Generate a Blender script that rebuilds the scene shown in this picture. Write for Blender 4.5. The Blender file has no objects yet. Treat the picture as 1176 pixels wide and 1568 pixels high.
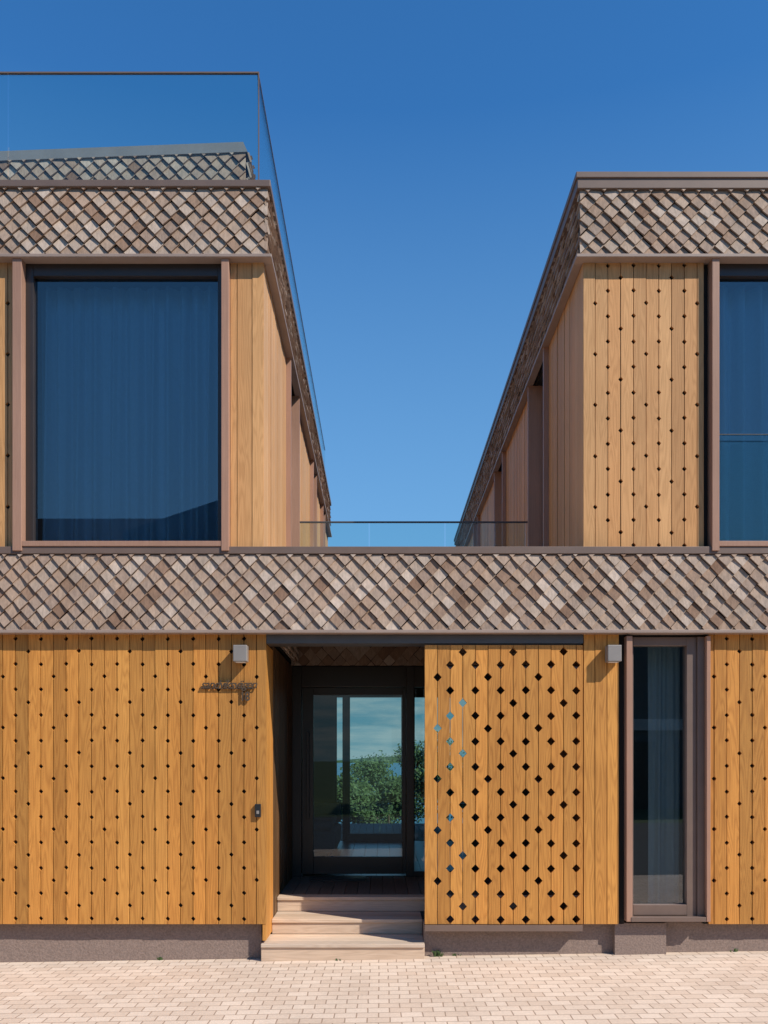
import bpy, math, random
from mathutils import Vector
random.seed(7)
S=190.0; VX=582.0; VY=1165.0; EYE=1.6; D=7.0
def X(px,y=0.0): return (px-VX)/S*(D+y)/D      # survey measurements -> metres at depth y
def Z(py,y=0.0): return EYE+(VY-py)/S*(D+y)/D
scene=bpy.context.scene
scene.view_settings.view_transform='Standard'
scene.view_settings.look='None'
scene.view_settings.exposure=0

# ---------------------------------------------------------------- materials
def new_mat(name):
    m=bpy.data.materials.new(name); m.use_nodes=True
    nt=m.node_tree; b=nt.nodes['Principled BSDF']; return m,nt,b
def N(nt,t,**kw):
    n=nt.nodes.new(t)
    for k,v in kw.items(): setattr(n,k,v)
    return n
def math_n(nt,op,a,b=None,clamp=False):
    n=N(nt,'ShaderNodeMath',operation=op); n.use_clamp=clamp
    for i,v in enumerate((a,b)):
        if v is None: continue
        if isinstance(v,(int,float)): n.inputs[i].default_value=v
        else: nt.links.new(v,n.inputs[i])
    return n.outputs[0]
def mixc(nt,f,a,b,mode='MIX'):
    n=N(nt,'ShaderNodeMix',data_type='RGBA',blend_type=mode)
    for s,v in ((n.inputs[0],f),(n.inputs[6],a),(n.inputs[7],b)):
        if isinstance(v,(int,float)): s.default_value=v
        elif isinstance(v,tuple): s.default_value=(*v,1) if len(v)==3 else v
        else: nt.links.new(v,s)
    return n.outputs[2]
def scaled_coord(nt,scale,rand_amt=0.0):
    tc=N(nt,'ShaderNodeTexCoord')
    m=N(nt,'ShaderNodeVectorMath',operation='MULTIPLY'); m.inputs[1].default_value=scale
    nt.links.new(tc.outputs['Object'],m.inputs[0]); out=m.outputs[0]
    if rand_amt:
        g=N(nt,'ShaderNodeNewGeometry')
        r=math_n(nt,'MULTIPLY',g.outputs['Random Per Island'],rand_amt)
        a=N(nt,'ShaderNodeVectorMath',operation='ADD')
        nt.links.new(out,a.inputs[0]); nt.links.new(r,a.inputs[1]); out=a.outputs[0]
    return out
def noise(nt,vec,scale,detail=4,rough=.55,dist=0.0):
    n=N(nt,'ShaderNodeTexNoise'); n.inputs['Scale'].default_value=scale
    n.inputs['Detail'].default_value=detail; n.inputs['Roughness'].default_value=rough
    n.inputs['Distortion'].default_value=dist
    nt.links.new(vec,n.inputs['Vector']); return n.outputs['Fac']
def bump(nt,b,h,strength,dist=.01):
    n=N(nt,'ShaderNodeBump'); n.inputs['Strength'].default_value=strength; n.inputs['Distance'].default_value=dist
    nt.links.new(h,n.inputs['Height']); nt.links.new(n.outputs[0],b.inputs['Normal'])

def wood(name,light,dark,var=.35,rough=.6,axis='z',ring=.5):
    m,nt,b=new_mat(name)
    sc={'z':((13,13,1.1),(160,160,3.5)),'x':((1.1,13,13),(3.5,160,160)),'y':((13,1.1,13),(160,3.5,160))}[axis]
    v1=scaled_coord(nt,sc[0],53.0); v2=scaled_coord(nt,sc[1],31.0)
    n1=noise(nt,v1,1.0,1.5,.4,.15)
    s=math_n(nt,'SINE',math_n(nt,'MULTIPLY',n1,78.0))
    s=math_n(nt,'MULTIPLY_ADD',s,.5); s.node.inputs[2].default_value=.5
    s=math_n(nt,'POWER',s,.7)
    n2=noise(nt,v2,1.0,4,.65)
    f=math_n(nt,'ADD',math_n(nt,'MULTIPLY',s,ring*.8),math_n(nt,'MULTIPLY',n2,.95-ring*.4),True)
    col=mixc(nt,f,dark,light)
    g=N(nt,'ShaderNodeNewGeometry')
    r=g.outputs['Random Per Island']
    val=math_n(nt,'MULTIPLY_ADD',r,var); val.node.inputs[2].default_value=1-var*.55
    vc=N(nt,'ShaderNodeCombineColor')
    for i in range(3): nt.links.new(val,vc.inputs[i])
    col=mixc(nt,1.0,col,vc.outputs[0],'MULTIPLY')
    # slight hue shift board to board
    r2=math_n(nt,'FRACT',math_n(nt,'MULTIPLY',r,17.3))
    col=mixc(nt,math_n(nt,'MULTIPLY',r2,.6),col,mixc(nt,1.0,col,(1.0,.86,.72),'MULTIPLY'))
    n3=noise(nt,scaled_coord(nt,(1.0,1.0,.7)),1.5,5)
    st=math_n(nt,'MULTIPLY_ADD',n3,.45); st.node.inputs[2].default_value=.78
    vc2=N(nt,'ShaderNodeCombineColor')
    for i in range(3): nt.links.new(st,vc2.inputs[i])
    col=mixc(nt,1.0,col,vc2.outputs[0],'MULTIPLY')
    nt.links.new(col,b.inputs['Base Color']); b.inputs['Roughness'].default_value=rough
    b.inputs['Specular IOR Level'].default_value=.3
    bump(nt,b,f,.3,.003)
    return m
M={}
M['wood_low']=wood('oiled_larch_boards',(.66,.315,.075),(.32,.125,.025),.42,ring=.42)
M['wood_up']=wood('sun_bleached_larch_boards',(.70,.385,.165),(.40,.195,.07),.30,ring=.36)
M['wood_side']=wood('pale_larch_boards',(.66,.40,.20),(.46,.25,.11),.2,ring=.3)
M['frame']=wood('red_brown_window_timber',(.46,.27,.19),(.29,.165,.115),.15,.45,ring=.1)
M['step']=wood('grey_larch_decking',(.74,.60,.47),(.46,.34,.25),.3,.7,'x',.3)
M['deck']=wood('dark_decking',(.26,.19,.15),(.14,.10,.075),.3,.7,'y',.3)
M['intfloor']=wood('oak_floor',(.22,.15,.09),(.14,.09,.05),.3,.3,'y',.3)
M['jamb']=wood('dark_boards',(.17,.09,.038),(.08,.038,.017),.3,.5)  # darker brown boards for the inner sides of the entrance

m,nt,b=new_mat('weathered_wood_shingle')
g=N(nt,'ShaderNodeNewGeometry'); r=g.outputs['Random Per Island']
ramp=N(nt,'ShaderNodeValToRGB'); cr=ramp.color_ramp
cr.elements[0].color=(.24,.14,.09,1); cr.elements[1].color=(.58,.455,.365,1)
for p,c in ((.15,(.38,.255,.18,1)),(.45,(.46,.335,.25,1)),(.6,(.35,.245,.185,1)),(.8,(.44,.335,.26,1))):
    e=cr.elements.new(p); e.color=c
nt.links.new(r,ramp.inputs[0])
n1=noise(nt,scaled_coord(nt,(45,45,10),71.0),1,5,.7)
n2=noise(nt,scaled_coord(nt,(1.1,1.1,1.6)),1,3)
f=math_n(nt,'MULTIPLY_ADD',n1,1.1); f.node.inputs[2].default_value=.12
f=math_n(nt,'ADD',f,math_n(nt,'MULTIPLY',n2,.6))
f=math_n(nt,'MULTIPLY',f,.9)
vc=N(nt,'ShaderNodeCombineColor')
for i in range(3): nt.links.new(f,vc.inputs[i])
nt.links.new(mixc(nt,1.0,ramp.outputs[0],vc.outputs[0],'MULTIPLY'),b.inputs['Base Color'])
b.inputs['Roughness'].default_value=.8; b.inputs['Specular IOR Level'].default_value=.25; bump(nt,b,n1,.5,.005)
M['shingle']=m

def plain(name,col,rough=.6,metal=0,nscale=6,amt=.2,bs=0.0):
    m,nt,b=new_mat(name)
    n1=noise(nt,scaled_coord(nt,(1,1,1)),nscale,6,.6)
    f=math_n(nt,'MULTIPLY_ADD',n1,amt*2); f.node.inputs[2].default_value=1-amt
    vc=N(nt,'ShaderNodeCombineColor')
    for i in range(3): nt.links.new(f,vc.inputs[i])
    nt.links.new(mixc(nt,1.0,col,vc.outputs[0],'MULTIPLY'),b.inputs['Base Color'])
    b.inputs['Roughness'].default_value=rough; b.inputs['Metallic'].default_value=metal
    if bs: bump(nt,b,n1,bs,.004)
    return m
M['coping']=plain('brown_metal_coping',(.17,.115,.09),.5,0.1)
M['trim']=plain('taupe_drip_trim',(.32,.235,.19),.5,.0)
M['dark']=plain('black_brown_frame',(.035,.026,.021),.35)
M['steel']=plain('dark_steel',(.10,.095,.095),.45,.3)
M['zinc']=plain('zinc_flashing',(.26,.235,.22),.5,.1)
M['back']=plain('black_membrane',(.012,.010,.009),.9)
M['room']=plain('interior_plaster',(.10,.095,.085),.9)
M['plinth']=plain('rough_plinth_render',(.24,.175,.145),.95,0,70,.6,.9)
M['plaster']=plain('white_plaster',(.7,.68,.64),.9)
M['greywood']=plain('grey_painted_cladding',(.16,.165,.16),.9,0,3,.3)
M['roofslab']=plain('terrace_paving',(.5,.45,.4),.8)
M['rooftile']=plain('dark_roof_tile',(.035,.032,.032),.8,0,12,.4)
M['lampmetal']=plain('brushed_grey_aluminium',(.26,.235,.215),.5,.1)
M['bronze']=plain('bronze_letters',(.12,.08,.05),.45,.4)
M['black']=plain('black_plastic',(.02,.02,.022),.3)
M['fabric']=plain('grey_fabric',(.25,.25,.26),.95,0,40,.2)
M['curtain']=plain('voile_curtain',(.50,.60,.68),.9,0,30,.08)
M['curtain2']=plain('linen_curtain',(.34,.33,.30),.9,0,30,.08)
M['asphalt']=plain('asphalt',(.06,.06,.06),.9,0,40,.3)
M['bark']=plain('bark',(.12,.09,.06),.95,0,20,.4,.5)

def glass(name,tint,ior=1.5,gain=1.0,base=0.0,rough=0.0):
    m=bpy.data.materials.new(name); m.use_nodes=True; nt=m.node_tree; nt.nodes.clear()
    o=N(nt,'ShaderNodeOutputMaterial'); t=N(nt,'ShaderNodeBsdfTransparent'); t.inputs[0].default_value=(*tint,1)
    gl=N(nt,'ShaderNodeBsdfGlossy'); gl.inputs['Roughness'].default_value=rough; gl.inputs['Color'].default_value=(.95,.98,1,1)
    fr=N(nt,'ShaderNodeFresnel'); fr.inputs[0].default_value=ior
    f=math_n(nt,'MULTIPLY_ADD',fr.outputs[0],gain,True); f.node.inputs[2].default_value=base
    mx=N(nt,'ShaderNodeMixShader'); nt.links.new(f,mx.inputs[0]); nt.links.new(t.outputs[0],mx.inputs[1]); nt.links.new(gl.outputs[0],mx.inputs[2])
    nt.links.new(mx.outputs[0],o.inputs[0]); return m
M['glass']=glass('window_glass',(.55,.72,.80),1.5,1.5,.06)
M['glassdoor']=glass('door_glass',(.78,.92,.92),1.5,1.3,.02)
M['glassrail']=glass('balustrade_glass',(.88,.95,.94),1.45,.5,.0)

# pavers
m,nt,b=new_mat('concrete_block_paving')
tc=N(nt,'ShaderNodeTexCoord')
def brick(vec,w,h,ms):
    n=N(nt,'ShaderNodeTexBrick'); n.inputs['Scale'].default_value=1.0
    n.inputs['Brick Width'].default_value=w; n.inputs['Row Height'].default_value=h
    n.inputs['Mortar Size'].default_value=ms; n.inputs['Mortar Smooth'].default_value=.3
    n.inputs['Color1'].default_value=(.64,.49,.37,1); n.inputs['Color2'].default_value=(.75,.60,.47,1)
    n.inputs['Mortar'].default_value=(.40,.28,.20,1); nt.links.new(vec,n.inputs['Vector']); return n
wob=N(nt,'ShaderNodeTexNoise'); wob.inputs['Scale'].default_value=3.0
nt.links.new(tc.outputs['Object'],wob.inputs['Vector'])
wv=N(nt,'ShaderNodeVectorMath',operation='SCALE'); wv.inputs['Scale'].default_value=.02; nt.links.new(wob.outputs['Color'],wv.inputs[0])
av=N(nt,'ShaderNodeVectorMath',operation='ADD'); nt.links.new(tc.outputs['Object'],av.inputs[0]); nt.links.new(wv.outputs[0],av.inputs[1])
bk=brick(av.outputs[0],.14,.105,.005)
nn=noise(nt,tc.outputs['Object'],1.3,5); n2=noise(nt,tc.outputs['Object'],60,3)
f=math_n(nt,'ADD',math_n(nt,'MULTIPLY',nn,.4),math_n(nt,'MULTIPLY',n2,.4)); f=math_n(nt,'ADD',f,.61)
vc=N(nt,'ShaderNodeCombineColor')
for i in range(3): nt.links.new(f,vc.inputs[i])
nt.links.new(mixc(nt,1.0,bk.outputs['Color'],vc.outputs[0],'MULTIPLY'),b.inputs['Base Color'])
b.inputs['Roughness'].default_value=.85
hh=math_n(nt,'SUBTRACT',math_n(nt,'MULTIPLY',n2,.25),bk.outputs['Fac']); bump(nt,b,hh,.5,.005)
M['paving']=m
m,nt,b=new_mat('lawn_grass')
n1=noise(nt,scaled_coord(nt,(1,1,1)),.8,6); n2=noise(nt,scaled_coord(nt,(1,1,1)),25,3)
c=mixc(nt,n1,(.035,.06,.015),(.10,.13,.04)); nt.links.new(mixc(nt,math_n(nt,'MULTIPLY',n2,.5),c,(.05,.09,.02)),b.inputs['Base Color']); b.inputs['Roughness'].default_value=.95
M['grass']=m
m,nt,b=new_mat('leaf')
g=N(nt,'ShaderNodeNewGeometry')
nt.links.new(mixc(nt,g.outputs['Random Per Island'],(.028,.06,.014),(.085,.135,.035)),b.inputs['Base Color']); b.inputs['Roughness'].default_value=.7
M['leaf']=m
m,nt,b=new_mat('sea_water')
b.inputs['Base Color'].default_value=(.02,.10,.13,1); b.inputs['Roughness'].default_value=.25
bump(nt,b,noise(nt,scaled_coord(nt,(.3,1,1)),1.2,5),.6,.2)
M['sea']=m

# ---------------------------------------------------------------- mesh helpers
class MB:
    def __init__(s): s.v=[]; s.f=[]
    def box(s,x0,x1,y0,y1,z0,z1):
        if x1<x0:x0,x1=x1,x0
        if y1<y0:y0,y1=y1,y0
        if z1<z0:z0,z1=z1,z0
        i=len(s.v)
        s.v+=[(x0,y0,z0),(x1,y0,z0),(x1,y1,z0),(x0,y1,z0),(x0,y0,z1),(x1,y0,z1),(x1,y1,z1),(x0,y1,z1)]
        s.f+=[tuple(i+k for k in q) for q in ((0,3,2,1),(4,5,6,7),(0,1,5,4),(1,2,6,5),(2,3,7,6),(3,0,4,7))]
        return s
    def mbox(s,mp,u0,u1,v0,v1,w0,w1):
        a=mp(u0,v0,w0); b=mp(u1,v1,w1); return s.box(a[0],b[0],a[1],b[1],a[2],b[2])
    def prism(s,front,back):
        n=len(front); i=len(s.v); s.v+=front+back
        s.f.append(tuple(range(i,i+n))); s.f.append(tuple(range(i+2*n-1,i+n-1,-1)))
        for k in range(n):
            k2=(k+1)%n; s.f.append((i+k,i+n+k,i+n+k2,i+k2))
    def obj(s,name,mat,parent=None,bevel=0,smooth=False):
        me=bpy.data.meshes.new(name); me.from_pydata(s.v,[],s.f); me.validate(); me.materials.append(M[mat])
        import bmesh
        bm=bmesh.new(); bm.from_mesh(me); bmesh.ops.recalc_face_normals(bm,faces=bm.faces); bm.to_mesh(me); bm.free()
        if smooth:
            for p in me.polygons: p.use_smooth=True
        o=bpy.data.objects.new(name,me); scene.collection.objects.link(o)
        if parent: o.parent=parent
        if bevel:
            md=o.modifiers.new('bevel','BEVEL'); md.width=bevel; md.segments=2
        return o
def empty(name):
    e=bpy.data.objects.new(name,None); scene.collection.objects.link(e); return e
FR=lambda u,v,w:(u,w,v)                 # front walls: w = depth (+ is into the house)
def LS(xp): return lambda u,v,w:(xp-w,u,v)   # wall facing +x at plane xp, w into wall
def RS(xp): return lambda u,v,w:(xp+w,u,v)   # wall facing -x

def boards(mb,mp,seams,v0,v1,holes=None,h=.018,w0=0.0,w1=.026,gap=.0028):
    holes=holes or {}
    for i in range(len(seams)-1):
        a=seams[i]+gap; b=seams[i+1]-gap
        ja=random.uniform(-.003,.003)
        pts=[(a,v0),(b,v0)]
        for z in sorted(holes.get(i+1,[])):
            if v0+h<z<v1-h: pts+=[(b,z-h),(b-h+gap,z),(b,z+h)]
        pts+=[(b,v1),(a,v1)]
        for z in sorted(holes.get(i,[]),reverse=True):
            if v0+h<z<v1-h: pts+=[(a,z+h),(a+h-gap,z),(a,z-h)]
        mb.prism([mp(u,v,w0+ja) for u,v in pts],[mp(u,v,w1) for u,v in pts])

def front_boards(mb,px0,px1,py0,py1,base,pitch,yA,yB,yC,h,skip_edge=True,w0=0,w1=.026):
    """base seam px (k=0). k%4==0 -> yB+78j, k%4==2 -> yA+78j, odd -> yC+39j"""
    ks=[k for k in range(-60,80) if px0+4<base+pitch*k<px1-4]
    seams=[X(px0)]+[X(base+pitch*k) for k in ks]+[X(px1)]
    holes={}
    for i,k in enumerate(ks):
        if k%2: zs=[Z(yC+39*j) for j in range(-3,20)]
        elif k%4==0: zs=[Z(yB+78*j) for j in range(-3,12)]
        else: zs=[Z(yA+78*j) for j in range(-3,12)]
        holes[i+1]=[z+random.uniform(-.003,.003) for z in zs]
    boards(mb,FR,seams,Z(py1),Z(py0),holes,h,w0,w1)

def clip(poly,ax,val,keep_gt):
    out=[]; n=len(poly)
    for i in range(n):
        p=poly[i]; q=poly[(i+1)%n]
        ip=(p[ax]>=val) if keep_gt else (p[ax]<=val); iq=(q[ax]>=val) if keep_gt else (q[ax]<=val)
        if ip: out.append(p)
        if ip!=iq:
            t=(val-p[ax])/(q[ax]-p[ax]); out.append(tuple(p[k]+t*(q[k]-p[k]) for k in range(2)))
    return out
def shingles(mb,mp,u0,u1,v0,v1,w=-.004,pitch=.127,row=.070,tilt=.25,flipu=1,th=.017):
    """square shingles laid as diamonds, bottom tip kicked out. w negative = outwards"""
    nr=int((v1-v0)/row)+3
    for r in range(-1,nr):
        vc=v1-row*.35-r*row
        off=(r%2)*pitch/2
        n=int((u1-u0)/pitch)+3
        for c in range(-1,n):
            uc=u0+off+c*pitch+random.uniform(-.003,.003); vcc=vc+random.uniform(-.004,.004)
            a=pitch/2*.98; bb=row*.98
            rot=random.uniform(-.04,.04)
            poly=[(0,-bb),(a,0),(0,bb),(-a,0)]
            poly=[(uc+x*math.cos(rot)-y*math.sin(rot),vcc+x*math.sin(rot)+y*math.cos(rot)) for x,y in poly]
            for ax,val,k in ((0,u0,True),(0,u1,False),(1,v0,True),(1,v1,False)):
                if len(poly)>=3: poly=clip(poly,ax,val,k)
            if len(poly)<3: continue
            area=0
            for i in range(len(poly)):
                p=poly[i]; q=poly[(i+1)%len(poly)]; area+=p[0]*q[1]-p[1]*q[0]
            if abs(area)<.0004: continue
            tl=tilt+random.uniform(-.03,.04); ty=random.uniform(-.07,.07)
            def W(p): return w-(vcc+bb-p[1])*tl+ (p[0]-uc)*ty
            mb.prism([mp(p[0],p[1],W(p)-th) for p in poly],[mp(p[0],p[1],W(p)) for p in poly])

def wall_open(mb,mp,u0,u1,v0,v1,w0,w1,ops):
    cuts=sorted(set([u0,u1]+[o[0] for o in ops]+[o[1] for o in ops]))
    cuts=[c for c in cuts if u0<=c<=u1]
    for a,b in zip(cuts,cuts[1:]):
        mid=(a+b)/2; segs=[(v0,v1)]
        for o in ops:
            if o[0]<mid<o[1]:
                ns=[]
                for s in segs:
                    if s[0]<o[2]: ns.append((s[0],min(o[2],s[1])))
                    if s[1]>o[3]: ns.append((max(o[3],s[0]),s[1]))
                segs=ns
        for s in segs: mb.mbox(mp,a,b,s[0],s[1],w0,w1)

house=empty('timber_house')
XL=-6.5; XR=7.5
wl=-0.937; wr=1.637       # side wall planes of the upper blocks
zc=3.32                   # top of coping, lower storey
YB_L=8.6; YB_R=11.4

# ================= LOWER STOREY
low=MB()
front_boards(low,-650,408,971,1415,4,19.45,997,1036,1017,.019)
front_boards(low,1085,1980,971,1415,1093.5,19.45,997,1036,1017,.019)
low.obj('ground_floor_cladding',"wood_low",house)
pl=MB(); boards(pl,FR,[X(893.6),X(911),X(929.5),X(948)],Z(1415),Z(971))
pl.obj('plain_cladding_panel','wood_low',house)
scr=MB(); front_boards(scr,650,893,988,1415,670,19.3,998,1037,1018,.034,w0=-.004,w1=.024)
scr.obj('perforated_screen','wood_low',house)
t=MB(); t.box(X(650),X(891),-.03,.05,Z(1425),Z(1416)); t.box(X(651),X(891),.026,.06,Z(988),Z(978))
t.obj('screen_bottom_trim','coping',house)
t=MB(); 
for zz in (.5,1.42,2.35): t.box(X(652),X(892),.026,.05,zz-.012,zz+.012)
t.obj('screen_rails','steel',house)

core=MB()
wall_open(core,FR,XL,X(406),.28,2.62,.03,.20,[])
wall_open(core,FR,X(893.8),XR,.28,2.62,.03,.20,[(X(957),X(1080),.28,2.60)])
core.obj('wall_backing','back',house)
xj=X(407)
sj=MB()
boards(sj,LS(xj),[.0,.115,.23,.345,.46],.15,2.545,w0=0,w1=.026)
sj.obj('entrance_side_cladding','wood_low',house)
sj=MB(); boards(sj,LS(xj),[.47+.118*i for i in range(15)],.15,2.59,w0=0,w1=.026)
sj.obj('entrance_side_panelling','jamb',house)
c=MB(); c.box(xj-.2,xj-.028,.2,2.12,.0,2.8); c.box(1.64,1.8,.2,2.12,0,2.8); c.obj('entrance_side_wall','back',house)
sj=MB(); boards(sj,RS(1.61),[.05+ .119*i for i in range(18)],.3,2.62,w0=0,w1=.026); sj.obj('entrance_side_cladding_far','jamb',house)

# plinth
p=MB(); p.box(XL,X(398),.095,.3,-.6,.281); p.box(X(650),X(943),.095,.3,-.6,.272); p.box(X(1022),XR,.095,.3,-.6,.281)
p.box(X(943),X(1022),.03,.3,-.6,.286); p.box(X(398)-.3,X(400),.3,2.2,-.6,.28)
p.obj('plinth','plinth',house)

# shingle band, lower storey
band=MB(); shingles(band,FR,XL,XR,Z(966),Z(851))
band.obj('shingle_band','shingle',house)
bb=MB(); bb.box(XL,XR,-.002,.2,Z(968),Z(850)); bb.obj('band_backing','back',house)
tr=MB(); tr.box(XL,XR,-.085,.03,Z(971.5),Z(966.5)); tr.obj('band_drip_trim','trim',house,bevel=.004)
tr=MB(); tr.box(XL,XR,-.05,.30,Z(850),Z(839)); tr.obj('terrace_edge_coping','coping',house,bevel=.004)
tr=MB(); tr.box(X(408),X(893),.0,.2,2.547,Z(972.5)); tr.obj('entrance_lintel','steel',house)

# recess back wall etc.
yb=2.1; rb=(D+yb)/D
XB=lambda px:X(px,yb); ZB=lambda py:Z(py,yb)
deckz=.385
rs=MB()
shingles(rs,lambda u,v,w:(u,yb-.05+w,v),xj,1.61,2.59,2.80)
shingles(rs,LS(xj+.03),.22,yb-.06,2.60,2.80)
rs.obj('entrance_shingle_frieze','shingle',house)
c=MB(); c.box(xj-.1,1.7,yb-.048,yb+.15,2.586,2.95); c.box(xj-.1,xj,.2,yb-.05,2.63,2.85); c.obj('frieze_backing','back',house)
c=MB(); c.box(XL,XR,.2,8.5,2.80,3.05); c.box(XL,XR,-.001,.2,2.63,2.66); c.obj('ceiling_slab','room',house)
c=MB(); c.box(XL,XR,.3,11.6,3.06,3.22); c.obj('roof_terrace_deck','roofslab',house)
df=MB(); yf0,yf1=yb-.02,yb+.08
xl0=xj
df.box(xl0,XB(462),yf0,yf1,deckz,2.585)
df.box(XB(622),XB(634),yf0,yf1,deckz,2.585)
df.box(XB(462),XB(622),yf0,yf1,ZB(1052),2.585)
df.box(XB(634),XB(720),yf0,yf1,ZB(1052),2.585)
df.box(XB(634),XB(720),yf0,yf1,deckz,deckz+.06)
df.box(XB(720),1.62,yf0,yf1,deckz,2.585)
df.obj('entrance_frame','dark',house,bevel=.004)
d=MB(); y0,y1=yb+.0,yb+.055
d.box(XB(462.6),XB(480),y0,y1,deckz+.03,ZB(1052.6)); d.box(XB(616),XB(621.5),y0,y1,deckz+.03,ZB(1052.6))
d.box(XB(480),XB(616),y0,y1,ZB(1064),ZB(1052.6)); d.box(XB(480),XB(616),y0,y1,deckz+.03,ZB(1312))
d.box(XB(470),XB(474),y0-.06,y0-.03,1.0,1.9); d.box(XB(470),XB(474),y0-.05,y0,1.05,1.08); d.box(XB(470),XB(474),y0-.05,y0,1.82,1.85)
d.obj('entrance_door','dark',house,bevel=.003)
def quad(name,mat,pts,parent=house):
    m=MB(); m.v=[tuple(p) for p in pts]; m.f=[tuple(range(len(pts)))]; return m.obj(name,mat,parent)
quad('door_glass_pane','glassdoor',[(XB(480),yb+.03,deckz+.1),(XB(616),yb+.03,deckz+.1),(XB(616),yb+.03,ZB(1064)),(XB(480),yb+.03,ZB(1064))])
quad('side_light_glass','glassdoor',[(XB(634),yb+.03,deckz+.06),(XB(720),yb+.03,deckz+.06),(XB(720),yb+.03,ZB(1052)),(XB(634),yb+.03,ZB(1052))])

# hall interior and garden windows
y2=6.2; X2=lambda px:X(px,y2)
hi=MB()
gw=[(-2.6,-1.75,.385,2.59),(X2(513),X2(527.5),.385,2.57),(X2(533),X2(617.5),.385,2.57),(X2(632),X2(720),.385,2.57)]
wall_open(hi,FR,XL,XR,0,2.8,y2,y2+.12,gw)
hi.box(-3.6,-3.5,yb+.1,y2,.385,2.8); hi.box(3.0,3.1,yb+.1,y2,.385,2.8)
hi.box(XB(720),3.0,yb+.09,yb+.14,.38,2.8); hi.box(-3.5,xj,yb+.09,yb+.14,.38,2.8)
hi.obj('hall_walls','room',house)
gm=MB()
for o in gw:
    gm.box(o[0],o[0]+.03,y2-.03,y2-.001,.385,2.57); gm.box(o[1]-.03,o[1],y2-.03,y2-.001,.385,2.57)
gm.box(X2(533),X2(617),y2-.05,y2-.031,.385,.5)
gm.obj('garden_window_frames','dark',house)
for o in gw: quad('garden_window_glass','glassdoor',[(o[0],y2+.05,.385),(o[1],y2+.05,.385),(o[1],y2+.05,2.57),(o[0],y2+.05,2.57)])
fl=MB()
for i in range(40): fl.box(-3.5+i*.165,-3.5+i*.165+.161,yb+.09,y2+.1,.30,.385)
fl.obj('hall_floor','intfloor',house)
fl=MB()
for i in range(55): fl.box(-3.6+i*.12,-3.6+i*.12+.115,y2+.13,y2+4.0,.1,.36)
fl.obj('garden_terrace','deck',house)

g=MB(); g.box(XL,XL+.2,.2,8.5,0,2.8); g.box(XR-.2,XR,.2,8.5,0,2.8); g.obj('end_walls','wood_low',house)

# ================= lower right narrow window
w=MB(); zt=2.60; zb=Z(1410)
def vframe(mb,pa,pb,y0,y1,z0,z1): mb.box(X(pa),X(pb),y0,y1,z0,z1)
vframe(w,957,966,-.045,.12,zb,zt); vframe(w,1079,1085,-.045,.12,zb,zt)
w.obj('window_side_boards','frame',house,bevel=.003)
w=MB(); vframe(w,966,971,.02,.12,zb,zt); vframe(w,1053,1068,.02,.12,zb,zt); vframe(w,1068,1079,.0,.12,zb,zt)
vframe(w,971,1053,.02,.12,Z(1402),Z(1386)); vframe(w,971,1053,.02,.12,Z(988),zt)
w.obj('narrow_window_frame','coping',house,bevel=.003)
w=MB(); w.box(X(964),X(1078),-.05,.05,Z(1410),Z(1403)); w.obj('narrow_window_sill','coping',house,bevel=.002)
quad('narrow_window_glass','glass',[(X(970),.07,Z(1388)),(X(1054),.07,Z(1388)),(X(1054),.07,Z(986)),(X(970),.07,Z(986))])
w=MB(); w.box(X(940),X(1110),.9,.95,.28,2.7); w.box(X(940)-.02,X(940),.2,.95,.28,2.7); w.box(X(1110),X(1110)+.02,.2,.95,.28,2.7); w.obj('narrow_window_reveal','room',house)
w=MB(); w.box(X(948),X(957),.04,.1,zb,zt); w.obj('shadow_gap','back',house)

# ================= curtains
def curtain(name,x0,x1,z0,z1,y,amp=.035,seed=1,mat='curtain'):
    rnd=random.Random(seed); n=int((x1-x0)/.012); m=MB(); ph=0
    xs=[]
    for i in range(n+1):
        x=x0+(x1-x0)*i/n; ph+=.012*2*math.pi/(.135+.03*math.sin(i*.05+seed)); xs.append((x,ph))
    rows=8
    for j in range(rows+1):
        z=z1+(z0-z1)*j/rows; k=j/rows
        for x,p_ in xs:
            a=amp*(.55+.5*k+.25*math.sin(x*3+seed))
            m.v.append((x+.008*math.sin(p_*.5+k*2),y+a*math.sin(p_)+.012*math.sin(p_*2.3+k),z))
    W_=n+1
    for j in range(rows):
        for i in range(n): m.f.append((j*W_+i,j*W_+i+1,(j+1)*W_+i+1,(j+1)*W_+i))
    return m.obj(name,mat,house,smooth=True)
curtain('linen_curtain',X(1010),X(1060),.35,2.62,.3,.03,3,'curtain2')

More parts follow.
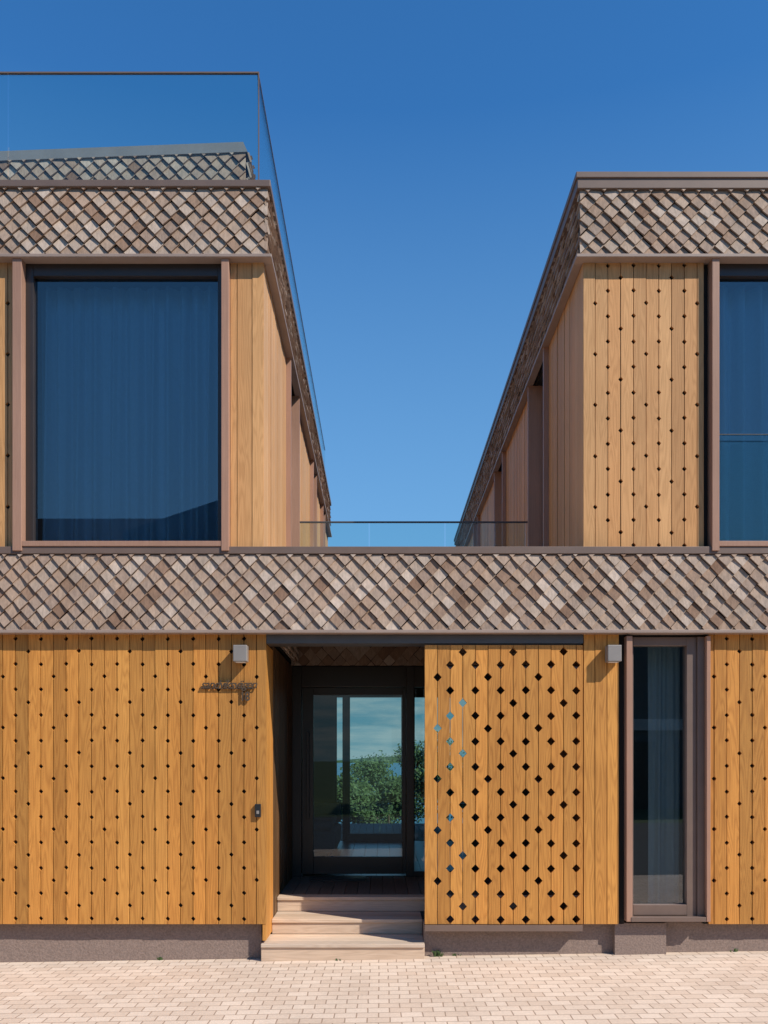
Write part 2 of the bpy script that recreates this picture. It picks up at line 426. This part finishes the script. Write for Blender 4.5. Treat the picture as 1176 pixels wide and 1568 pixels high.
# ================= UPPER BLOCKS
def upper_block(side,x_in,x_out,ztop,front_win,side_ops,yback):
    mp = LS(x_in) if side=='L' else RS(x_in)
    z0=3.22; zbb=Z(402)
    c=MB()
    a,b=(x_out,x_in-.028) if side=='L' else (x_in+.028,x_out)
    wall_open(c,FR,a,b,z0,ztop-.15,.03,.18,[front_win])
    wall_open(c,mp,.18,yback,z0,ztop-.15,.03,.18,side_ops)
    c.box(a,b,yback-.15,yback,z0,ztop-.15)
    c.box(x_out,x_out+.1,.18,yback,z0,ztop-.15)
    c.obj('upper_wall_core','back',house)
    c=MB(); c.box(a,b,.0,yback,ztop-.14,ztop-.06); c.obj('upper_roof_slab','roofslab',house)
    sb=MB(); segs=[]; cur=.0
    for o in side_ops: segs.append((cur,o[0])); cur=o[1]
    segs.append((cur,yback))
    for s0,s1 in segs:
        n=max(1,round((s1-s0)/.102)); boards(sb,mp,[s0+(s1-s0)*i/n for i in range(n+1)],zc-.12,zbb+.02,w0=0,w1=.028)
    sb.obj('side_cladding','wood_side',house)
    fr=MB()
    for o in side_ops:
        fr.mbox(mp,o[0]-.001,o[0]+.035,z0,zbb,-.05,.15) ; fr.mbox(mp,o[1]-.035,o[1]+.001,z0,zbb,-.05,.15)
    fr.obj('side_window_boards','frame',house)
    fr=MB()
    for o in side_ops:
        fr.mbox(mp,o[0]+.036,o[0]+.09,z0,o[3],.11,.16); fr.mbox(mp,o[1]-.09,o[1]-.036,z0,o[3],.11,.16)
        quad('side_window_glass','glass',[mp(o[0]+.036,z0,.13),mp(o[1]-.036,z0,.13),mp(o[1]-.036,o[3],.13),mp(o[0]+.036,o[3],.13)])
    fr.obj('side_window_frame','dark',house)
    s=MB(); fz0=Z(397); fz1=ztop-(.055 if side=='L' else .125)
    if side=='L':
        shingles(s,FR,x_out,x_in+.035,fz0,fz1); shingles(s,LS(x_in),-.035,yback,fz0,fz1)
    else:
        shingles(s,FR,x_in-.035,x_out,fz0,fz1); shingles(s,RS(x_in),-.035,yback,fz0,fz1)
    s.obj('roof_shingle_band','shingle',house)
    s=MB(); s.mbox(FR,a,b,zbb+.02,fz1,-.002,.03); s.mbox(mp,-.002,yback,zbb+.02,fz1,-.002,.03); s.obj('band_backing_upper','back',house)
    s=MB(); e=.072; ef=.085
    if side=='L':
        s.box(x_out,x_in+e,-ef,.03,zbb-.002,fz0-.002); s.box(x_in-.0,x_in+e,.031,yback,zbb-.002,fz0-.002)
    else:
        s.box(x_in-e,x_out,-ef,.03,zbb-.002,fz0-.002); s.box(x_in-e,x_in,.031,yback,zbb-.002,fz0-.002)
    s.obj('upper_drip_trim','trim',house,bevel=.004)
    s=MB(); e=.06
    if side=='L':
        s.box(x_out,x_in+e,-e,.15,fz1+.001,ztop); s.box(x_in-.15,x_in+e,.151,yback+.05,fz1+.001,ztop)
    else:
        s.box(x_in-e,x_out,-e,.15,fz1+.001,ztop); s.box(x_in-e,x_in+.15,.151,yback+.05,fz1+.001,ztop)
        s.box(x_in-e-.012,x_out,-e-.012,.1,ztop-.045,ztop+.002); s.box(x_in-e-.012,x_in+.1,.101,yback+.05,ztop-.045,ztop+.002)
    s.obj('roof_coping','coping',house,bevel=.004)
winL=(X(38),X(341),Z(840),Z(403))
winR=(X(1085),X(1420),Z(840),Z(403))
topo=Z(402)
upper_block('L',wl,XL,6.245,winL,[(1.65,2.6,3.2,topo),(4.6,5.2,3.2,topo),(6.6,7.1,3.2,topo)],YB_L)
upper_block('R',wr,XR,6.30,winR,[(1.43,2.34,3.2,topo),(4.28,5.1,3.2,topo),(7.2,7.8,3.2,topo)],YB_R)
u=MB(); zbt=Z(402)+.02
boards(u,FR,[X(352.5),X(363),X(386),X(404)],zc+.0,zbt)
u.obj('upper_plain_cladding','wood_up',house)
u=MB(); front_boards(u,-650,22,398,839,12,19.5,503,464,445,.019)
front_boards(u,893,1078,398,839,911.5,19.5,503,464,445,.019)
front_boards(u,1432,1980,398,839,1450,19.5,503,464,445,.019)
u.obj('upper_cladding','wood_up',house)
def bigwin(pl0,pl1,pr0,pr1,gl0,gl1):
    w=MB(); zt=Z(401); zb=Z(846)
    vframe(w,pl0,pl1,-.065,.10,zb,zt); vframe(w,pr0,pr1,-.065,.10,zb,zt)
    w.obj('window_side_boards','frame',house,bevel=.003)
    w=MB()
    vframe(w,pl1,gl0,.015,.11,Z(840),zt); vframe(w,gl1,pr0,.015,.11,Z(840),zt)
    vframe(w,gl0,gl1,.015,.11,Z(829),Z(838)); vframe(w,gl0,gl1,.015,.11,Z(421),zt)
    w.obj('window_frame','dark',house,bevel=.003)
    w=MB(); w.box(X(pl1),X(pr0),-.06,.015,Z(839),Z(831)); w.obj('window_sill','frame',house,bevel=.003)
    quad('window_glass','glass',[(X(gl0),.06,Z(832)),(X(gl1),.06,Z(832)),(X(gl1),.06,Z(418)),(X(gl0),.06,Z(418))])
    curtain('curtain',X(gl0)-.05,X(gl1)+.05,Z(850),Z(415),.26,.065,seed=pl0)
bigwin(24,38,341,352.5,50,333)
bigwin(1086,1097,1420,1431,1099,1408)
j=MB(); j.box(X(1098),X(1419),-.02,-.008,Z(845),Z(667)); j.obj('juliet_glass','glassrail',house)
j=MB(); j.box(X(1098),X(1419),-.022,-.006,Z(667),Z(666)); j.obj('juliet_rail','steel',house)

# terrace glass balustrade
rail=empty('terrace_balustrade'); 
yr=2.63; zr=4.24
b=MB()
cuts=[wl+.02,-.12,.72,wr-.02]
for a,c_ in zip(cuts,cuts[1:]): b.box(a+.008,c_-.008,yr,yr+.012,3.22,zr)
b.obj('glass_panels','glassrail',rail)
b=MB(); b.box(wl,wr,yr-.008,yr+.02,zr,zr+.014); b.obj('top_rail','steel',rail)
rr=empty('roof_balustrade'); xg=-.98; zg=7.14; yb0=.0
b=MB()
xs=[xg,-3.0,-5.0,XL]
for a,c_ in zip(xs,xs[1:]): b.box(c_+.006,a-.006,yb0,yb0+.012,6.19,zg)
ys=[.02,2.1,4.2,6.3,YB_L-.1]
for a,c_ in zip(ys,ys[1:]): b.box(xg-.012,xg,a+.006,c_-.006,6.19,zg)
b.obj('glass_panels','glassrail',rr)
b=MB(); b.box(XL,xg+.006,yb0-.004,yb0+.016,zg,zg+.012); b.box(xg-.012,xg+.002,yb0+.017,YB_L-.1,zg,zg+.006)
b.box(xg-.002,xg+.006,yb0-.004,yb0+.006,6.2,zg)
b.obj('top_rail','coping',rr)

# setback roof pavilion on left block
pent=empty('roof_pavilion'); yp=1.0
xpr=X(377,yp)
tz=lambda x: Z(238,yp)+ (x-xpr)*.036 
sh=MB(); shingles(sh,lambda u,v,w:(u,yp+w,v+(u-xpr)*.036),XL,xpr,6.2,Z(238,yp))
shingles(sh,LS(xpr),yp-.04,5.5,6.2,Z(238,yp))
sh.obj('shingle_walls','shingle',pent)
pk=MB(); pk.v=[(XL,yp,6.2),(xpr,yp,6.2),(xpr,yp,tz(xpr)),(XL,yp,tz(XL)),(XL,5.5,6.2),(xpr,5.5,6.2),(xpr,5.5,tz(xpr)),(XL,5.5,tz(XL))]
pk.f=[(0,1,2,3),(4,5,6,7),(0,1,5,4),(1,2,6,5),(2,3,7,6),(3,0,4,7)]; pk.obj('core','back',pent)
pk=MB(); e=.05; hgt=.09
pk.v=[(XL,yp-e,tz(XL)),(xpr+.02,yp-e,tz(xpr)),(xpr-.02,yp-e,tz(xpr)+hgt),(XL,yp-e,tz(XL)+hgt-.01),
(XL,5.6,tz(XL)),(xpr+.02,5.6,tz(xpr)),(xpr-.02,5.6,tz(xpr)+hgt),(XL,5.6,tz(XL)+hgt-.01)]
pk.f=[(0,1,2,3),(4,5,6,7),(0,1,5,4),(1,2,6,5),(2,3,7,6),(3,0,4,7)]; pk.obj('metal_coping','zinc',pent)

# ================= steps
st=empty('entrance_steps'); s=MB()
def tread(y0,y1,zt,x0,x1,n):
    wdt=(y1-y0)/n
    for i in range(n): s.box(x0,x1,y0+i*wdt+.003,y0+(i+1)*wdt-.003,zt-.03,zt)
tread(-.03,.38,.128,X(400),X(650),3); s.box(X(400),X(650),-.012,.008,-.05,.096)
x0s=xj+.003
tread(.36,.76,.256,x0s,X(650),3); s.box(x0s,X(650),.378,.398,.129,.225)
tread(.74,.9,.385,x0s,X(650)+.9,1); s.box(x0s,X(650)+.9,.758,.778,.257,.354)
s.obj('treads','step',st,bevel=.004)
s=MB()
for i in range(22): s.box(x0s+i*.118,x0s+i*.118+.114,.905,yb+.05,.355,.384)
s.obj('deck_boards','deck',st,bevel=.003)
s=MB(); s.box(X(402),X(648),.02,.37,-.3,.095); s.box(x0s,X(648),.40,.75,-.3,.222); s.box(x0s,1.6,.78,yb,-.3,.35); s.obj('step_core','plinth',st)
dm=MB(); dm.box(XB(478),XB(560),yb-.34,yb-.06,.386,.398); dm.obj('door_mat','black',st)

# ================= small wall objects
def wall_lamp(px):
    e=empty('wall_lamp')
    b=MB(); b.box(X(px-10.5),X(px+10.5),-.105,-.012,Z(1015),Z(990)); b.obj('shade','lampmetal',e,bevel=.006)
    b=MB(); b.box(X(px-8),X(px+8),-.012,-.0,Z(1012),Z(993)); b.obj('wall_plate','black',e)
    b=MB(); b.box(X(px-7),X(px+7),-.09,-.03,Z(1015)-.004,Z(1015)-.0005); b.obj('lens','plaster',e)
wall_lamp(370.5); wall_lamp(936)
ic=empty('intercom_panel'); b=MB(); b.box(X(391),X(400),-.03,-.002,Z(1251),Z(1231)); b.obj('housing','black',ic,bevel=.003)
b=MB(); b.box(X(393.5),X(397.5),-.034,-.0305,Z(1246),Z(1241)); b.obj('button','lampmetal',ic,bevel=.001)
sg=empty('house_number_sign')
def text(s_,px,py,size,name,shear=0,off=0.003,space=1.0,sx=1):
    cu=bpy.data.curves.new(name,'FONT'); cu.body=s_; cu.size=size; cu.extrude=.004; cu.offset=off; cu.shear=shear; cu.space_character=space
    cu.align_x='LEFT'; o=bpy.data.objects.new(name,cu); scene.collection.objects.link(o)
    o.location=(X(px),-.022,Z(py)); o.rotation_euler=(math.radians(90),0,0); o.scale=(sx,1,1); cu.materials.append(M['bronze']); o.parent=sg
text('sandviksvägen',308,1054,.092,'street_name',.35,.0014,.88,1.0)
text('18',368,1073,.10,'numerals',.0,.003,.9,.85)
b=MB(); b.box(X(309),X(390),-.022,-.018,Z(1055.3),Z(1054.2)); 
for q in (315,350,385): b.box(X(q),X(q)+.005,-.02,0,Z(1055.1),Z(1054.4))
b.obj('mounting_bar','bronze',sg)

# sofa in hall
sf=empty('hall_sofa'); b=MB(); b.box(-1.5,-.55,3.9,5.4,.45,.72); b.box(-1.5,-1.3,3.9,5.4,.72,1.05); b.box(-1.29,-.55,5.2,5.4,.722,1.0); b.box(-1.27,-.6,3.92,4.5,.722,.85); b.box(-1.27,-.6,4.53,5.17,.722,.86); b.obj('upholstery','fabric',sf,bevel=.05)
b=MB(); 
for xx in (-1.42,-.65):
    for yy in (4.0,5.25): b.box(xx,xx+.05,yy,yy+.05,.386,.45)
b.obj('legs','black',sf)
bn=empty('garden_bench'); b=MB()
for i in range(4): b.box(.75,2.2,8.6+i*.11,8.7+i*.11,.80,.83)
for xx in (.85,2.0):
    b.box(xx,xx+.06,8.62,8.68,.36,.80); b.box(xx,xx+.06,8.94,9.0,.36,1.2)
for i in range(3): b.box(.75,2.2,9.0,9.03,.92+i*.11,1.0+i*.11)
b.obj('slats','step',bn)

# little weeds growing in the joint at the wall foot
wd_=MB(); rw=random.Random(5)
for cx,cy,n,hh_ in ((X(672),.075,26,.055),(X(700),.085,8,.025),(X(240),.085,9,.03),(X(1130),.085,9,.03),(X(520),-.02,5,.02)):
    for i in range(n):
        a=rw.uniform(0,6.28); l=hh_*rw.uniform(.5,1.1); bx=cx+rw.uniform(-.03,.03); by=cy+rw.uniform(-.012,.012); z_=.015*cx
        dx,dy=math.cos(a)*l*.6,math.sin(a)*l*.5-.01; wv_=.006; k=len(wd_.v)
        wd_.v+=[(bx-wv_,by,z_-.005),(bx+wv_,by,z_-.005),(bx+dx*.6+wv_,by+dy*.6,z_+l*.8),(bx+dx,by+dy,z_+l*.9)]; wd_.f.append((k,k+1,k+2,k+3))
wd_.obj('weeds','leaf')

# ================= ground
def sheet(name,mat,xs,ys,zf):
    m=MB()
    for y in ys:
        for x in xs: m.v.append((x,y,zf(x,y)))
    W_=len(xs)
    for j in range(len(ys)-1):
        for i in range(W_-1): m.f.append((j*W_+i,j*W_+i+1,(j+1)*W_+i+1,(j+1)*W_+i))
    return m.obj(name,mat)
def gz(x,y):
    b=.015*max(-40,min(40,x))
    t=max(0,min(1,(y-12)/33)); t=t*t*(3-2*t)
    return b*(1-t)-6*t-.03
xs=[-3000,-800,-200,-80,-40,-20,-10,0,10,20,40,80,200,800,3000]
sheet('ground','grass',xs,[-3000,-600,-100,-50,-30,-10,0,6,12,16,20,25,30,35,40,45,80,4000],gz)
sheet('paved_forecourt','paving',[-30,-10,0,10,30],[-4.6,-2,.35],lambda x,y:.015*x)
sheet('unseen_road','asphalt',[-200,-40,0,40,200],[-14,-4.65],lambda x,y:.015*max(-40,min(40,x))-.012)  # unseen asphalt brought in close to cut ground bounce on the facade
sheet('sea','sea',[-4000,0,4000],[36,6000],lambda x,y:-4.0)
hm=MB(); hx=[-3000+100*i for i in range(61)]
for x in hx: hm.v.append((x,2500,-5)); hm.v.append((x,2500,9+8*math.sin(x*.004)+5*math.sin(x*.013+1))); hm.v.append((x,3100,-5))
for i in range(60): a=i*3; hm.f+=[(a,a+3,a+4,a+1),(a+1,a+4,a+5,a+2)]
hm.obj('distant_shore','leaf')

# ================= trees
def tree(x,y,h,cr,seed,n=3600,name='garden_tree'):
    rnd=random.Random(seed); e=empty(name); z0=gz(x,y)-.1
    def limb(m,a,b,r0,r1,k=8):
        a=Vector(a);b=Vector(b);d=(b-a).normalized(); u=d.orthogonal().normalized(); v=d.cross(u); i=len(m.v)
        for c,r in ((a,r0),(b,r1)):
            for q in range(k):
                t=2*math.pi*q/k; p=c+u*math.cos(t)*r+v*math.sin(t)*r; m.v.append(tuple(p))
        for q in range(k): m.f.append((i+q,i+(q+1)%k,i+k+(q+1)%k,i+k+q))
    t=MB(); top=(x+rnd.uniform(-.2,.2),y,z0+h*.5); limb(t,(x,y,z0),top,.05*h*.45,.03*h*.45)
    cl=[]
    for i in range(13):
        an=rnd.uniform(0,6.28); rr_=rnd.uniform(.25,1)*cr; zz=z0+h*rnd.uniform(.32,.93)
        rr_*=1-.5*((zz-z0)/h-.45)**2*3
        c=(x+math.cos(an)*rr_,y+math.sin(an)*rr_,zz); cl.append((c,rnd.uniform(.28,.5)*cr)); limb(t,top,c,.012*h,.004*h,5)
    t.obj('trunk','bark',e)
    m=MB(); s=.06
    for i in range(n):
        c,r=rnd.choice(cl); d=Vector((rnd.gauss(0,1),rnd.gauss(0,1),rnd.gauss(0,.8))).normalized()*r*rnd.uniform(.3,1.12)
        p=Vector(c)+d; a=Vector((rnd.gauss(0,1),rnd.gauss(0,1),rnd.gauss(0,1))).normalized(); b_=a.orthogonal().normalized(); q=s*rnd.uniform(.6,1.3)
        i0=len(m.v); m.v+=[tuple(p-a*q),tuple(p+b_*q*.6),tuple(p+a*q),tuple(p-b_*q*.6)]; m.f.append((i0,i0+1,i0+2,i0+3))
    m.obj('foliage','leaf',e)
for i,(x,y,h,cr) in enumerate([(-.5,22,3.1,1.0),(-.2,31,6.0,1.3),(.95,24,4.2,1.0),(2.3,24,4.6,1.5),(-3.4,25,3.9,1.7),(5,22,3.6,1.6),(.25,17,1.6,.8),(-.9,16,1.5,.8),(1.9,15,2.2,1.0),(-6,28,4.5,2.0),(8,26,4.2,2.0)]):
    tree(x,y,h,cr,i+3)

# ================= neighbours across the street (seen in reflections)
nh=empty('neighbour_house')
b=MB(); b.box(-24,-3.8,-27,-19,-.5,6.2); b.obj('walls','plaster',nh)
r_=MB(); r_.v=[(-24.5,-27.5,6),(-3.4,-27.5,6),(-3.4,-18.5,6),(-24.5,-18.5,6),(-24.5,-23,10.0),(-3.4,-23,10.0)]
r_.f=[(0,1,5,4),(2,3,4,5),(1,2,5),(3,0,4),(0,3,2,1)]
i=len(r_.v); r_.v+=[(-7.4,-17.9,8.2),(-2.2,-17.9,8.2),(-4.7,-17.9,9.1),(-7.4,-23,8.2),(-2.2,-23,8.2),(-4.7,-23,9.2),(-7.4,-17.9,6),(-2.2,-17.9,6)]
r_.f+=[(i,i+1,i+2),(i,i+2,i+5,i+3),(i+1,i+4,i+5,i+2),(i,i+3,i+4,i+1),(i+6,i+7,i+1,i)]
r_.obj('tiled_roof','rooftile',nh)
b=MB()
for i in range(5): b.box(-22+i*3.4,-20.6+i*3.4,-19.0,-18.96,1.2,2.6); b.box(-22+i*3.4,-20.6+i*3.4,-19.0,-18.96,4,5.2)
b.obj('windows','dark',nh)
nh=empty('grey_neighbour_house')
b=MB(); b.box(5,16,-26,-20,-.5,6.6); b.obj('walls','greywood',nh)
b=MB(); b.box(4.7,16.3,-26.3,-19.7,6.61,6.9); b.obj('flat_roof','rooftile',nh)
b=MB(); b.box(4.9,16.1,-20.2,-19.9,2.55,2.9); b.obj('balcony_edge','plaster',nh)
b=MB(); b.box(6,8.6,-20,-19.96,0,2.2); b.box(9.6,12.2,-20,-19.96,0,2.2); b.obj('garage_doors','dark',nh)

# ================= sun, sky, camera
sd=Vector((1.4,-1.0,1.55)).normalized()
L=bpy.data.lights.new('sun','SUN'); L.energy=5.0; L.angle=math.radians(.5); L.color=(1,.94,.84)
lo=bpy.data.objects.new('sun',L); scene.collection.objects.link(lo); lo.rotation_euler=sd.to_track_quat('Z','Y').to_euler()
wd=bpy.data.worlds.new('World'); scene.world=wd; wd.use_nodes=True; nt=wd.node_tree
bg=nt.nodes['Background']; sky=N(nt,'ShaderNodeTexSky',sky_type='NISHITA'); sky.sun_disc=False
sky.sun_elevation=math.asin(sd.z); sky.sun_rotation=math.atan2(sd.x,sd.y); sky.air_density=1.0; sky.dust_density=0.0; sky.ozone_density=1.2
colr=mixc(nt,1.0,sky.outputs[0],(.42,1.15,1.75),'MULTIPLY')
tc=N(nt,'ShaderNodeTexCoord'); sep=N(nt,'ShaderNodeSeparateXYZ'); nt.links.new(tc.outputs['Generated'],sep.inputs[0])
hz2=N(nt,'ShaderNodeMapRange'); hz2.inputs[1].default_value=.60; hz2.inputs[2].default_value=.14; hz2.inputs[3].default_value=0; hz2.inputs[4].default_value=.75; nt.links.new(sep.outputs[2],hz2.inputs[0])
colr=mixc(nt,hz2.outputs[0],colr,(2.2,4.3,6.5))
mp_=N(nt,'ShaderNodeVectorMath',operation='MULTIPLY'); mp_.inputs[1].default_value=(6,6,40); nt.links.new(tc.outputs['Generated'],mp_.inputs[0])
cn=noise(nt,mp_.outputs[0],1.6,6,.6)
cr_=N(nt,'ShaderNodeMapRange'); cr_.inputs[1].default_value=.36; cr_.inputs[2].default_value=.60; nt.links.new(cn,cr_.inputs[0])
hz=N(nt,'ShaderNodeMapRange'); hz.inputs[1].default_value=.17; hz.inputs[2].default_value=.10; nt.links.new(sep.outputs[2],hz.inputs[0])
fac=math_n(nt,'MULTIPLY',math_n(nt,'MULTIPLY',cr_.outputs[0],hz.outputs[0]),.85)
colr=mixc(nt,math_n(nt,'MULTIPLY',hz.outputs[0],.9),colr,(1.1,2.6,3.3))
colr=mixc(nt,fac,colr,(3.9,4.5,4.7))
nt.links.new(colr,bg.inputs[0]); bg.inputs[1].default_value=.10
cam=bpy.data.cameras.new('camera'); co=bpy.data.objects.new('camera',cam); scene.collection.objects.link(co)
co.location=(0,-D,EYE); co.rotation_euler=(math.radians(90),0,0)
cam.sensor_fit='HORIZONTAL'; cam.sensor_width=36; cam.lens=36*S*D/1176
cam.shift_x=(588-VX)/1176; cam.shift_y=(VY-784)/1176; cam.clip_end=10000; cam.clip_start=.05
scene.camera=co
